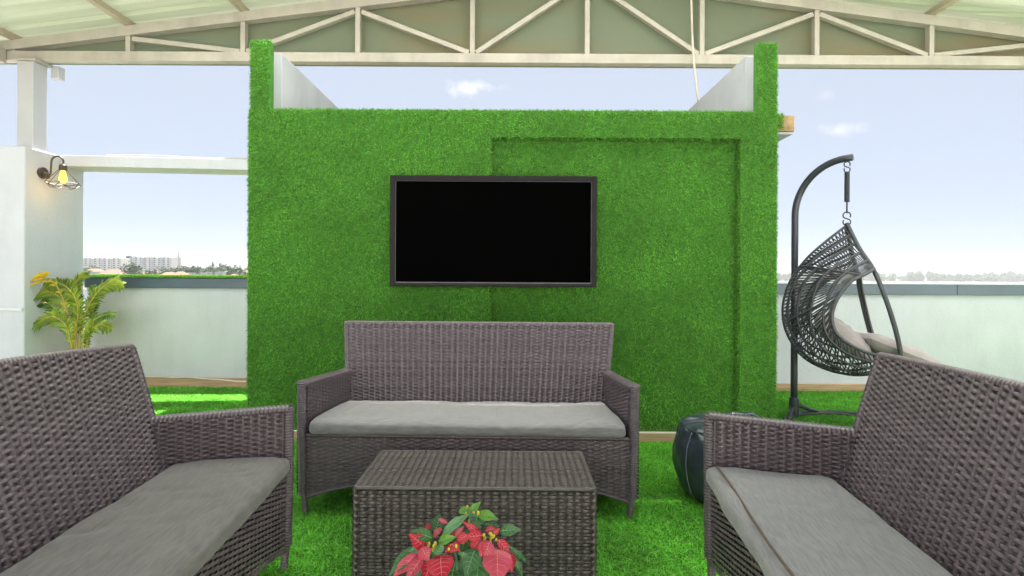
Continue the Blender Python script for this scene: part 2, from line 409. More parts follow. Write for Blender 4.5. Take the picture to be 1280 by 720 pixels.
mb = MB(); mb.add([(-4.3, .35, .006), (9, .35, .006), (9, 5.36, .006), (-4.3, 5.36, .006)], [(0, 1, 2, 3)])
tag(mb.build('turf_backing', M['turf_back']), kind='structure')
mb = MB()
def floor_patch(x0, x1, y0, y1, dens, ln=.021, wd=.0045):
    n = int((x1-x0)*(y1-y0)*dens); p = scatter((x0, y0, .006), (x1-x0, 0, 0), (0, y1-y0, 0), n)
    # keep only the turf outside the partition
    k = ~((abs(p[:, 0]) < 1.8) & (p[:, 1] > 3.68))
    p = p[k]; blades(mb, p, (0, 0, 1), ln, wd, 1.3)
floor_patch(-1.6, 1.6, .9, 3.7, 26000)
floor_patch(-1.6, 1.6, .35, .9, 4000)
floor_patch(1.6, 4.2, 2.2, 5.36, 15000, .021, .005)
floor_patch(4.2, 7.5, 1.5, 5.36, 3000, .021, .008)
floor_patch(1.6, 4.2, .35, 2.2, 4000, .021, .006)
floor_patch(-4.2, -1.6, 2.2, 5.4, 15000, .021, .005)
floor_patch(-4.2, -1.6, .35, 2.2, 4000, .021, .006)
tag(mb.build('floor_turf', M['turf']), 'bright green artificial turf covering the terrace floor', 'turf', kind='stuff')

# ------------------------------------------------------------------ turf partition wall
pw = thing('partition_wall', 'turf-clad partition wall carrying the television, with white stub side walls behind', 'wall', (0, 3.68, 0))
XL, XM, XR0, XR, ZT, ZB = -1.785, -.150, 1.542, 1.788, 2.247, .080
mb = MB()
mb.box((XL, 0, ZB), (XM, .06, ZT)).box((XM+.001, 0, 2.068), (XR0-.001, .06, ZT)).box((XR0, 0, ZB), (XR, .06, ZT))
mb.box((-1.78, .0605, ZB), (1.78, .19, ZT-.004))
mb.box((-1.775, .002, ZT+.001), (-1.645, .06, 2.71)).box((1.652, .002, ZT+.001), (1.785, .06, 2.71))
mb.build('turf_panel', M['turf_back'], pw)
mb = MB(); D = 22000
def wface(x0, x1, z0, z1, y, ln=.016):
    n = int((x1-x0)*(z1-z0)*D); p = scatter((x0, y, z0), (x1-x0, 0, 0), (0, 0, z1-z0), n); blades(mb, p, (0, -1, 0), ln, .0042, .85, .35)
wface(XL, XM, ZB, ZT, 0); wface(XM, XR0, 2.068, ZT, 0); wface(XR0, XR, ZB, ZT, 0); wface(XM, XR0, ZB, 2.068, .0605)
wface(-1.775, -1.645, ZT, 2.71, .002); wface(1.652, 1.785, ZT, 2.71, .002)
for (x, z0, z1, nx) in ((XL, ZB, ZT, -1), (XR, ZB, ZT, 1), (-1.775, ZT, 2.71, -1), (1.785, ZT, 2.71, 1), (XM, ZB, 2.068, 1), (XR0, ZB, 2.068, -1)):
    blades(mb, scatter((x, 0, z0), (0, .06, 0), (0, 0, z1-z0), int(.06*(z1-z0)*D*1.4)), (nx, 0, 0), .016, .0042, .6, .3)
for (x0, x1, z) in ((XL, XR, ZT), (-1.775, -1.645, 2.71), (1.652, 1.785, 2.71)):
    blades(mb, scatter((x0, 0, z), (x1-x0, 0, 0), (0, .06, 0), int((x1-x0)*.06*D)), (0, 0, 1), .017, .0042, .6)
blades(mb, scatter((XM, 0, 2.068), (XR0-XM, 0, 0), (0, .06, 0), 1500), (0, 0, -1), .022, .0042, .6)
blades(mb, scatter((1.79, .06, 2.15), (.07, 0, 0), (0, 0, .095), 260), (0, -1, 0), .026, .0042, .6, .3)
blades(mb, scatter((1.79, .06, 2.245), (.07, 0, 0), (0, .1, 0), 200), (0, 0, 1), .022, .0042, .6)
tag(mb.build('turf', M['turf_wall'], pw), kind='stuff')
for sx, x0, x1 in ((-1, -1.775, -1.645), (1, 1.652, 1.785)):
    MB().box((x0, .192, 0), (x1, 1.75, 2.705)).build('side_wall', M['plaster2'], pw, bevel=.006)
MB().box((-1.785, -.018, .0), (1.79, .05, .070)).build('skirting_board', M['timber'], pw, bevel=.003)
xs = np.linspace(-1.78, 1.785, 60)
MB().tube(np.stack([xs, np.full(60, -.014), .078+.003*np.sin(xs*5)], 1), .0055, 6).build('skirting_cable', M['cable_w'], pw, smooth=True)
st = MB().box((1.792, .066, 2.135), (1.94, .75, 2.245)).build('timber_stub', M['timber_end'], pw, bevel=.004)
MB().box((1.795, .08, 2.118), (1.935, .75, 2.133)).build('stub_underside', M['plaster2'], st)

# television
tv = thing('television', 'large black flat television mounted on the green turf wall', 'television', (-.125, 3.60, 1.056))
wt, ht = 1.371, .736
mb = MB(); b = .036
mb.box((-wt/2, 0, 0), (-wt/2+b, .06, ht)).box((wt/2-b, 0, 0), (wt/2, .06, ht)).box((-wt/2+b, 0, ht-b), (wt/2-b, .06, ht)).box((-wt/2+b, 0, 0), (wt/2-b, .06, .022))
mb.build('bezel', M['bezel'], tv, bevel=.004)
MB().box((-wt/2+b-.002, .012, .020), (wt/2-b+.002, .05, ht-b+.002)).build('screen', M['screen'], tv)
MB().box((-wt/2+b, .004, .0225), (wt/2-b, .0115, .030)).build('bottom_trim', mat('tv_trim', (.05, .05, .055), .25), tv)
mb = MB(); c_ = .006
for sx in (-1, 1): mb.box((sx*(wt/2-b)-.0025, .003, .03), (sx*(wt/2-b)+.0025, .0112, ht-b))
mb.box((-wt/2+b+.003, .003, ht-b-.0025), (wt/2-b-.003, .0112, ht-b+.0025))
mb.build('inner_edge', mat('tv_edge', (.05, .048, .05), .3), tv)
MB().box((-.3, .0605, .15), (.3, .078, .55)).build('wall_bracket', M['blackmetal'], tv)

# ------------------------------------------------------------------ parapets, pillar, beam
pl = thing('parapet_wall', 'low white parapet on the left with green turf strip along its blue-grey coping', 'parapet', (-3.0, 5.48, 0))
MB().box((-1.31, .03, 0), (2.9, .20, .99)).build('wall', M['plaster'], pl)
cp = MB().box((-1.31, .0, .992), (2.9, .24, 1.095)).build('coping', M['coping'], pl, bevel=.006)
MB().box((.35, -.012, 1.035), (2.55, -.001, 1.075)).build('coping_trim', mat('pale_coping_trim', (.26, .32, .40), .35), cp)
mb = MB(); mb.box((-1.31, -.01, 1.096), (2.9, .25, 1.108)); mb.build('turf_strip_backing', M['turf_back'], pl)
mb = MB(); blades(mb, scatter((-1.31, -.01, 1.108), (4.2, 0, 0), (0, .26, 0), 14000), (0, 0, 1), .022, .005, .7)
blades(mb, scatter((-1.31, -.01, 1.096), (4.2, 0, 0), (0, 0, .012), 1800), (0, -1, 0), .014, .005, .6, .2)
tag(mb.build('turf_strip', M['turf_bright'], pl), kind='stuff')
MB().box((-1.31, -.005, 0), (2.9, .029, .085)).build('skirting_board', M['timber'], pl, bevel=.003)
pr = thing('parapet_wall', 'low white parapet on the right behind the hanging chair, with plain blue-grey coping', 'parapet', (1.8, 5.37, 0))
MB().box((0, .03, 0), (9, .20, .965)).build('wall', M['plaster'], pr)
for k in range(7): MB().box((k*1.3, 0, .967), (k*1.3+1.296, .24, 1.070)).build('coping', M['coping'], pr, bevel=.003)
MB().box((0, .008, 1.071), (9, .26, 1.088)).build('coping_cap', M['cap'], pr, bevel=.003)
MB().box((0, -.005, 0), (9, .029, .080)).build('skirting_board', M['timber'], pr, bevel=.003)
# loose white cable along the left skirting
xs = np.linspace(-4.2, -1.8, 90); zz = .088+.012*np.maximum(0, np.sin(xs*3.1))-.028*np.exp(-((xs+2.75)/.22)**2)+.004*np.sin(xs*17)
tag(MB().tube(np.stack([xs, 5.462+0*xs, zz], 1), .007, 6).build('cable', M['cable_w'], smooth=True), 'thin white cable drooping along the timber skirting of the left parapet', 'cable')

pi_ = thing('pillar', 'wide white plastered pillar at the left edge carrying the lamp', 'pillar', (-4.31, 4.805, 0))
MB().box((-2.05, 0, 0), (0, .67, 2.256)).build('shaft', M['plaster'], pi_, bevel=.012)
MB().box((-2.05, -.018, .80), (-.004, -.001, .822)).build('ledge', M['cap'], pi_, bevel=.004)
be = thing('lintel_beam', 'white concrete beam spanning from the pillar to the turf wall, open below', 'beam', (-4.305, 5.18, 2.157), R(5.2))
MB().box((0, 0, 0), (3.2, .30, .105)).build('beam', M['plaster'], be, bevel=.006)
mb = MB(); xs = np.linspace(.4, 2.6, 50); mb.tube(np.stack([xs, .02+0*xs, .112+.012*np.sin(xs*2.1)**2-.03*sm(1.6, 2.6, xs)], 1)+np.array((0, -.024, 0))*sm(1.4, 1.7, xs)[:, None], .005, 5)
mb.build('wire', M['cable_d'], be, smooth=True)

rw = thing('bounce_wall', 'unseen white wall added behind the camera to bounce sunlight', 'wall', (0, -2.8, 0))  # added out of view; throws sunlight back under the roof
MB().box((-6.4, -.2, 0), (13, 0, 3.1)).build('wall', M['concrete'], rw)
MB().box((-6.45, -.26, 3.102), (13.05, .06, 3.2)).build('coping', M['cap'], rw)

# ------------------------------------------------------------------ canopy roof with truss
CX, TY, SL = .676, 5.0, .128
cn = thing('canopy_roof', 'wide gabled canopy with cream steel truss, translucent ribbed sheets and a left post', 'canopy', (CX, TY, 0))
HS = 5.36; FRONT = 2.2-TY  # unseen front edge set back to let daylight in
def ztop(x): return 3.935-SL*abs(x)
tr = MB(); tr.box((-HS, -.04, 3.076), (HS, .04, 3.163)); trus = tr.build('bottom_chord', M['steel'], cn, bevel=.004)
mb = MB()
for s in (-1, 1): mb.bar((s*HS, 0, ztop(HS)-.045), (s*.0005, 0, ztop(0)-.045), .085, .088)
mb.build('top_chord', M['steel'], cn, bevel=.004)
VX = [1.05*k for k in range(-5, 6)]
for x in VX:
    MB().box((x-.022, -.03, 3.164), (x+.022, .03, ztop(x)-.088)).build('strut', M['steel'], cn, bevel=.003)
dg = []
for s in (-1, 1):
    dg += [((s*1.05, 3.175), (0, ztop(0)-.10)), ((s*1.05, 3.175), (s*2.1, ztop(2.1)-.12)), ((s*3.15, 3.175), (s*2.1, ztop(2.1)-.12)), ((s*3.15, 3.175), (s*4.2, ztop(4.2)-.11))]
for (a, b2) in dg:
    dx = np.sign(b2[0]-a[0])*.03
    MB().bar((a[0]+dx, .003, a[1]), (b2[0]-dx, .003, b2[1]), .05, .042).build('brace', M['steel'], cn, bevel=.003)
# gable sheet behind the truss
mb = MB(); e = HS+.25
prof = [(-e, 3.08), (0, 3.08), (e, 3.08), (e, ztop(e)+.03), (0, ztop(0)+.03), (-e, ztop(e)+.03)]
mb.add([(x, .075, z) for x, z in prof]+[(x, .083, z) for x, z in prof], [(0,1,4,5),(1,2,3,4),(7,6,11,10),(8,7,10,9)])
mb.build('gable_sheet', M['gable'], cn)
# purlins and ribbed sheets
for x in VX:
    if x == 0: continue
    MB().box((x-.03, FRONT, ztop(x)+.002), (x+.03, .074, ztop(x)+.052)).build('purlin', M['purlin'], cn, bevel=.003)
for s in (-1, 1):
    MB().box((s*(HS-.02)-.05, FRONT, 3.04), (s*(HS-.02)+.05, -.045, 3.16)).build('eave_beam', M['steel'], cn, bevel=.004)
def back_edge(x): return 5.0*(np.minimum(3.935-SL*np.abs(x), 4)+.045-1.12)/1.963-.06-TY  # hidden back overhang, shaped to shade the floor behind
def sheet(x0, x1, start, over, m, nm='roof_sheet'):
    """ribbed sheet from the open front edge to the back edge, ribs running down the slope"""
    nxx = 14; xx = np.linspace(x0, x1, nxx); per = .19; n = 420; g = []
    for x in xx:
        y1 = min(over, back_edge(x)); ys = np.linspace(start, y1, n)
        ph = (ys/per) % 1; h = .028*np.clip(np.minimum((ph-.1)/.12, (.55-ph)/.12), 0, 1)
        g.append(np.stack([0*ys+x, ys, 3.935+.058-SL*abs(x)+h], -1))
    MB().grid(np.array(g)).build(nm, m, cn)
for x0, x1, ov in ((-HS-.3, -3.5, .28), (-3.5, 0, 3), (0, HS+.3, 3)): sheet(x0, x1, -.76, ov, M['roof'])  # left section cut short so the sun reaches the floor there
for x0, x1 in ((-4.2, 0), (0, HS+.3)): sheet(x0, x1, FRONT, -.765, M['roof_clear'], 'milky_fill_sheet')  # added out of view, so daylight falls through onto the seats
sheet(-HS-1.5, -4.2, FRONT, -.765, M['roof'])  # unseen left overhang, added to shade the pillar front
# post, plate, gutter box
post = MB().box((-5.17, -.075, 2.256), (-5.02, .075, 3.055)).build('post', M['steel_white'], cn, bevel=.006)
MB().box((-5.20, -.10, 3.056), (-4.98, .10, 3.0745)).build('top_plate', M['steel'], post, bevel=.003)
MB().box((-5.0, .085, 2.955), (-4.925, .16, 3.07))  .build('gutter_box', M['steel_white'], cn, bevel=.004)
# hanging cable
c0 = np.array([P(864, -30, 4.86), P(864, 0, 4.87), P(865, 40, 4.88), P(867, 75, 4.89), P(870, 105, 4.9), P(873, 128, 4.92)])
tt = np.linspace(0, 5, 40); c1 = np.stack([np.interp(tt, range(6), c0[:, i]) for i in range(3)], 1)
tag(MB().tube(c1, .010, 6).build('cable', M['cable_d'], smooth=True), 'cream cable hanging from the roof down behind the right white side wall', 'cable')

# ------------------------------------------------------------------ woven panels
def weave(mb, surf, U, V, pitch=.031, rh=.0089, amp=.0045, wf=1.0, mask=None, spp=8, stake=.30, dome=.0022, bias=.35):
    nr = max(2, int(round(V/rh))); ns = max(2, int(round(U/pitch)))
    nu = ns*spp+1; u = np.linspace(0, 1, nu); v = (np.arange(nr)+.5)/nr
    off = np.array((-.5, 0, .5))*wf/nr
    UU = np.broadcast_to(u[None, None], (nr, 3, nu)); VV = np.broadcast_to(v[:, None, None]+off[None, :, None], (nr, 3, nu))
    h = 1e-3
    def nrm(a, b):
        du = surf(a+h, b)-surf(a-h, b); dv = surf(a, b+h)-surf(a, b-h); n = np.cross(du, dv)
        return n/np.maximum(np.linalg.norm(n, axis=-1, keepdims=True), 1e-12)
    nn = nrm(UU, VV)
    ph = np.cos(PI*UU*ns+PI*(np.arange(nr) % 2)[:, None, None])
    w_ = (np.sign(ph)*np.abs(ph)**.75+bias)*amp
    dm = np.array((0, dome, 0))[None, :, None]*np.sign(np.where(ph >= 0, 1, -1))
    jit = rng.normal(0, .0004, (nr, 1, 1))
    pts = surf(UU, VV)+nn*((w_+dm+jit)[..., None])
    # quads
    r = np.arange(nr)[:, None, None]; c = np.arange(2)[None, :, None]; k = np.arange(nu-1)[None, None]
    a = (r*3+c)*nu+k; q = np.stack([a, a+1, a+nu+1, a+nu], -1)
    if mask is not None:
        um = (u[:-1]+u[1:])/2; ok = mask(np.broadcast_to(um[None, None], q.shape[:3]), np.broadcast_to(v[:, None, None], q.shape[:3])); q = q[ok]
    mb.add(pts.reshape(-1, 3), q.reshape(-1, 4))
    # stakes
    su = (np.arange(ns+1))/ns; nv = 25; sv_ = np.linspace(0, 1, nv); so = np.array((-.5, 0, .5))*stake/ns
    A = np.clip(su[:, None, None]+so[None, :, None]+0*sv_[None, None], 0, 1); B = np.broadcast_to(sv_[None, None], A.shape)
    sp = surf(A, B)+nrm(A, B)*(np.array((-.004, -.002, -.004))[None, :, None, None])
    r = np.arange(ns+1)[:, None, None]; k = np.arange(nv-1)[None, None]; a = (r*3+c)*nv+k
    q = np.stack([a, a+nv, a+nv+1, a+1], -1)
    if mask is not None:
        vm_ = (sv_[:-1]+sv_[1:])/2; ok = mask(np.broadcast_to(su[:, None, None], q.shape[:3]), np.broadcast_to(vm_[None, None], q.shape[:3])); q = q[ok]
    mb.add(sp.reshape(-1, 3), q.reshape(-1, 4))
def st(*a): return np.stack(np.broadcast_arrays(*a), -1)
def bil(p00, p10, p01, p11):
    p00, p10, p01, p11 = (np.array(p, float) for p in (p00, p10, p01, p11))
    def f(u, v):
        u = np.asarray(u)[..., None]; v = np.asarray(v)[..., None]
        return p00*(1-u)*(1-v)+p10*u*(1-v)+p01*(1-u)*v+p11*u*v
    return f

def cushion_mesh(hw0, hw1, y0, y1, z0, z1, seed, wr=.009, sag=.012, bulge=0.0):
    """soft slab, wider at the front, with rounded lips, creases and a sag in the middle"""
    nx, nc = 120, 56; rc = (z1-z0)*.5
    a = np.linspace(0, 2*PI, nc, endpoint=False)
    ex = 6.0
    cy = np.sign(np.cos(a))*np.abs(np.cos(a))**(2/ex); cz = np.sign(np.sin(a))*np.abs(np.sin(a))**(2/3.6)
    # denser sampling across the top
    pts = np.zeros((nx, nc, 3)); t = np.linspace(-1, 1, nx); t = np.sign(t)*(1-(1-np.abs(t))**1.25)
    for i, s in enumerate(t):
        e = max(0, (abs(s)-.98)/.02); k = math.sqrt(max(0, 1-e**2)); 
        yy = (y0+y1)/2+(y1-y0)/2*cy*(1-.03*e); zz_ = (z0+z1)/2+(z1-z0)/2*cz*(.25+.75*k)
        fy = (yy-y0)/(y1-y0); hw = hw0+(hw1-hw0)*np.clip(fy, 0, 1)
        pts[i, :, 0] = s*hw; pts[i, :, 1] = yy; pts[i, :, 2] = zz_
    for i in range(nx):
        for j in range(nc):
            x, y, z = pts[i, j]; top = max(0, (z-(z0+z1)/2)/((z1-z0)/2))
            n1 = noise.noise(Vector((x*3+seed, y*7, seed))); n2 = noise.noise(Vector((x*9-y*6+seed*3, y*11+x*4, 2.5)))
            n3 = abs(noise.noise(Vector((x*4.5-y*5.5, y*2.0+x*1.5+seed, 9.1))))
            pts[i, j, 2] += top*(n1*wr+n2*wr*.55-max(0, .09-n3)*wr*8) - top*sag*(1-(x/hw0)**2)*math.sin(PI*min(1, max(0, (y-y0)/(y1-y0))))
            fr = max(0, 1-(y-y0)/.05)
            pts[i, j, 1] -= fr*(n2*.006+n1*.005)+fr*bulge*(1-abs(x/hw0)**3)
            pts[i, j, 0] *= 1+.006*n2
    mb = MB(); mb.grid(pts, closed=True, flip=False)
    for e in (0, nx-1):
        c = mb.n; mb.add([pts[e].mean(0)]); idx = e*nc+np.arange(nc); nx_ = e*nc+(np.arange(nc)+1) % nc
        tri = np.stack([np.full(nc, c), nx_, idx], 1); mb.t.append(tri if e == 0 else tri[:, ::-1])
    return mb

def make_sofa(label, loc, rz, arch, fabric, seed, seam=False, sag=.012, bulge=0.0, db=0.0):
    t = thing('rattan_sofa', label, 'sofa', loc, rz, 'brown rattan sofas round the table')
    W = M['wicker']
    # backrest (front weave, rear weave, wound edge)
    def back(u, v, o=0.0):
        hw = .700+.066*v; x = (2*u-1)*hw
        return st(x, .455+db+(.125-.4*db)*v+.02*v*v+o+.018*(1-(2*u-1)**2)*(1-v), .345+.505*v+arch*(1-(2*u-1)**2)*v)
    mb = MB(); weave(mb, lambda u, v: back(1-u, v), 1.47, .51)
    g = np.array([[back(u, v, .018) for u in np.linspace(0, 1, 25)] for v in np.linspace(0, 1, 9)]); mb.grid(g)
    g = np.array([[back(u, v, .034) for u in np.linspace(0, 1, 25)] for v in np.linspace(0, 1, 9)]); mb.grid(g)
    mb.build('backrest', W, t, smooth=True)
    e = [back(0, v, .012) for v in np.linspace(0, 1, 12)]; tp_ = [back(u, 1.0, .012) for u in np.linspace(0, 1, 40)]; e2 = [back(1, v, .012) for v in np.linspace(1, 0, 12)]
    MB().wrapped(np.array(e+tp_[1:-1]+e2), .0155, pitch=.014).build('back_rim', W, t, smooth=True)
    for s in (-1, 1):
        mb = MB()
        fi, bi = (s*.752, .012), (s*.700, .53+db); fo, bo = (s*.792, .004), (s*.752, .545+db)
        inner = bil((*fi, .33), (*bi, .33), (*fi, .615), (*bi, .588)); outer = bil((*fo, .10), (*bo, .10), (*fo, .615), (*bo, .588))
        if s > 0: weave(mb, inner, .49, .285, rh=.0088, amp=.0040, bias=.25); weave(mb, lambda u, v: outer(1-u, v), .52, .515, rh=.0088, amp=.0040, bias=.25)
        else: weave(mb, lambda u, v: inner(1-u, v), .49, .285, rh=.0088, amp=.0040, bias=.25); weave(mb, outer, .52, .515, rh=.0088, amp=.0040, bias=.25)
        ax, bx_ = (fi[0]+fo[0])/2, (bi[0]+bo[0])/2
        mb.add([(ax, .012, .115), (bx_, .505+db, .115), (bx_, .505+db, .580), (ax, .012, .606)], [(0, 1, 2, 3)])
        mb.build('armrest', W, t, smooth=True)
        mb = MB(); mb.wrapped([((fi[0]+fo[0])/2, -.004, .617), ((bi[0]+bo[0])/2, .545+db, .589)], .031, pitch=.015, n=12, sq=(.55, 1), up=(0, 0, 1))
        mb.build('arm_rim', W, t, smooth=True)
        MB().wrapped([(s*.766, .006, .10), (s*.772, .004, .40), (s*.774, .004, .622)], [.022, .023, .024], pitch=.0105, n=12, sq=(1, .95)).build('front_post', W, t, smooth=True)
        MB().wrapped([(s*.752, .01, .0), (s*.766, .006, .13)], [.014, .0175], pitch=.010).build('leg', W, t, smooth=True)
        MB().wrapped([(s*.715, .555+db, .0), (s*.722, .535+db, .35)], [.014, .018], pitch=.010).build('leg', W, t, smooth=True)
    # front apron, arched below
    ap = bil((-.752, .008, .09), (.752, .008, .09), (-.752, .008, .375), (.752, .008, .375))
    def zed(x): return .085+.085*(1-np.clip(np.abs(x)/.75, 0, 1)**3.2)
    mk = lambda u, v: (.09+.285*v) > zed((2*u-1)*.752)
    mb = MB(); weave(mb, ap, 1.504, .285, mask=mk, wf=1.08, rh=.0090, amp=.0040, bias=.2)
    xs = np.linspace(-.75, .75, 60); mb.wrapped(np.stack([xs, .008+0*xs, zed(xs)], 1), .009, pitch=.012)
    mb.wrapped([(-.75, .004, .377), (.75, .004, .377)], .010, pitch=.012)
    mb.build('apron', W, t, smooth=True)
    xs = np.linspace(-.745, .745, 60); MB().grid(np.stack([np.stack([xs, .021+0*xs, zed(xs)+.004], 1), np.stack([xs, .021+0*xs, .372+0*xs], 1)])).build('apron_dark_backing', M['deck'], t)  # added dark sheet so gaps in the weave look deep and shaded
    MB().add([(-.74, .03, .345), (.74, .03, .345), (.685, .46+db, .345), (-.685, .46+db, .345)]+[(-.74, .03, .372), (.74, .03, .372), (.685, .46+db, .372), (-.685, .46+db, .372)],
             [(0,3,2,1),(4,5,6,7),(0,1,5,4),(1,2,6,5),(2,3,7,6),(3,0,4,7)]).build('seat_deck', M['deck'], t)
    mb = cushion_mesh(.736, .690, -.022, .455+db, .376, .454, seed, sag=sag, bulge=bulge)
    cu = mb.build('seat_cushion', fabric, t, smooth=True)
    ss = cu.modifiers.new('sub', 'SUBSURF'); ss.levels = 1; ss.render_levels = 1
    if seam:
        xs = np.linspace(-.70, .70, 120); pts = [(x, .012+.004*math.sin(x*9), .4565-.0115*(1-(x/.736)**2)*math.sin(PI*.07)+.002*noise.noise(Vector((x*6, 3, 1)))) for x in xs]
        MB().tube(pts, .0035, 6).build('piping', M['fabric_seam'], cu, smooth=True)
    return t
make_sofa('brown rattan sofa facing the camera below the television', (-.206, 2.52, 0), -.0237, 0, M['fabric'], 1.7)
make_sofa('brown rattan sofa on the left with the darker creased grey cushion', (-.790, 1.296, 0), R(94), .03, M['fabric_dark'], 5.1, sag=.016, bulge=.01, db=-.07)
th = R(7.5)
make_sofa('brown rattan sofa on the right with piping along its pale grey cushion', (.724-.775*math.sin(th), 1.993-.775*math.cos(th), 0), -PI/2-th, .014, M['fabric_mid'], 8.4, seam=True, db=-.06)

# coffee table
ct = thing('coffee_table', 'dark brown rattan coffee table standing behind the red flowers', 'coffee table', (-.1295, 2.165, 0), -.004)
hx, hy, hz = .4325, .204, .36; Wt = M['wicker_table']
mb = MB(); weave(mb, bil((-hx, -hy, hz), (hx, -hy, hz), (-hx, hy, hz), (hx, hy, hz)), 2*hx, 2*hy, pitch=.026, rh=.0085, amp=.0026)
mb.build('tabletop', Wt, ct, smooth=True)
for s, f, U in ((0, bil((-hx, -hy, .03), (hx, -hy, .03), (-hx, -hy, hz-.012), (hx, -hy, hz-.012)), 2*hx), (1, bil((hx, hy, .03), (-hx, hy, .03), (hx, hy, hz-.012), (-hx, hy, hz-.012)), 2*hx),
                (2, bil((hx, -hy, .03), (hx, hy, .03), (hx, -hy, hz-.012), (hx, hy, hz-.012)), 2*hy), (3, bil((-hx, hy, .03), (-hx, -hy, .03), (-hx, hy, hz-.012), (-hx, -hy, hz-.012)), 2*hy)):
    mb = MB(); weave(mb, f, U, hz-.042, pitch=.030, rh=.0122, amp=.005, wf=1.0, dome=.0034, stake=.2, bias=.6); mb.build('side_panel', Wt, ct, smooth=True)
MB().box((-hx+.012, -hy+.012, .03), (hx-.012, hy-.012, hz-.009)).build('inner_frame', M['deck'], ct)
c4 = [(-hx, -hy), (hx, -hy), (hx, hy), (-hx, hy)]
for k in range(4):
    a, b2 = c4[k], c4[(k+1) % 4]
    MB().wrapped([(*a, hz-.004), (*b2, hz-.004)], .0085, pitch=.027, n=8).build('edge_binding', Wt, ct, smooth=True)
    MB().wrapped([(*a, .012), (*a, hz-.004)], .0085, pitch=.0122, n=8).build('corner_binding', Wt, ct, smooth=True)
    MB().wrapped([(*a, .03), (*b2, .03)], .008, pitch=.02, n=8).build('edge_binding', Wt, ct, smooth=True)
for a in c4: MB().tube([(a[0]*.96, a[1]*.93, 0), (a[0]*.96, a[1]*.93, .035)], .014, 8).build('leg', M['blackmetal'], ct)

# ------------------------------------------------------------------ poinsettia
PB = (-.125, 1.47)
po = thing('poinsettia', 'potted poinsettia with red bracts and green leaves in front of the coffee table', 'plant', (*PB, 0))
pot = MB().lathe([(0, 0), (.085, 0), (.115, .19), (.125, .19), (.125, .215), (.112, .215), (.105, .19), (0, .185)], 28).build('pot', M['terracotta'], po, smooth=False)
MB().lathe([(0, .196), (.106, .192)], 20).build('soil', M['soil'], pot)
off = np.array((*PB, 0))
def leaf(mb, base, tip, w_, nrm, fold=.25, droop=.15, wav=.02, veins=None):
    base, tip, nrm = (np.array(a, float) for a in (base, tip, nrm)); d = tip-base; ln = np.linalg.norm(d); d /= ln
    nrm = nrm-d*nrm.dot(d); nrm /= np.linalg.norm(nrm); sd_ = np.cross(d, nrm)
    n = 14; m = 9; s = np.linspace(0, 1, n); c = np.linspace(-1, 1, m)
    wd = w_*.53*np.clip(np.sin(PI*s**.78)**.9, 0, None)*(1-.45*s**3)*(1+.05*np.sin(s*14)); wd[0] = w_*.03; wd[-1] = w_*.004
    S_, C_ = np.meshgrid(s, c, indexing='ij')
    up = (fold*wd[:, None]*np.abs(C_)**1.3+droop*ln*(np.sin(PI*S_)*.6-.4*S_**2)+.016*ln*np.sin(S_*34-np.abs(C_)*5)*np.abs(C_)+wav*ln*np.sin(S_*7+C_*2))
    pts = base+d*(S_*ln)[..., None]+sd_*(C_*wd[:, None])[..., None]+nrm*up[..., None]
    mb.grid(pts-off)
    if veins is not None:
        up_ = nrm*.0007; mid = m//2
        veins.tube(pts[1:-1, mid]-off+up_, np.linspace(.0011, .0004, n-2), 4, caps=False)
        for i in range(2, n-4, 2):
            for sg in (-1, 1):
                q = [pts[i, mid], pts[i+1, mid+sg*2], pts[min(i+2, n-2), mid+sg*3]]
                veins.tube(np.array(q)-off+up_, [.0006, .0005, .0003], 3, caps=False)
def pl_(bx, by, tx, ty, wpx, db=1.42, dt=1.38, nrm=(0, -.8, .6), **k):
    return dict(base=P(bx, by, db), tip=P(tx, ty, dt), w_=wpx*1.4/680, nrm=nrm, **k)
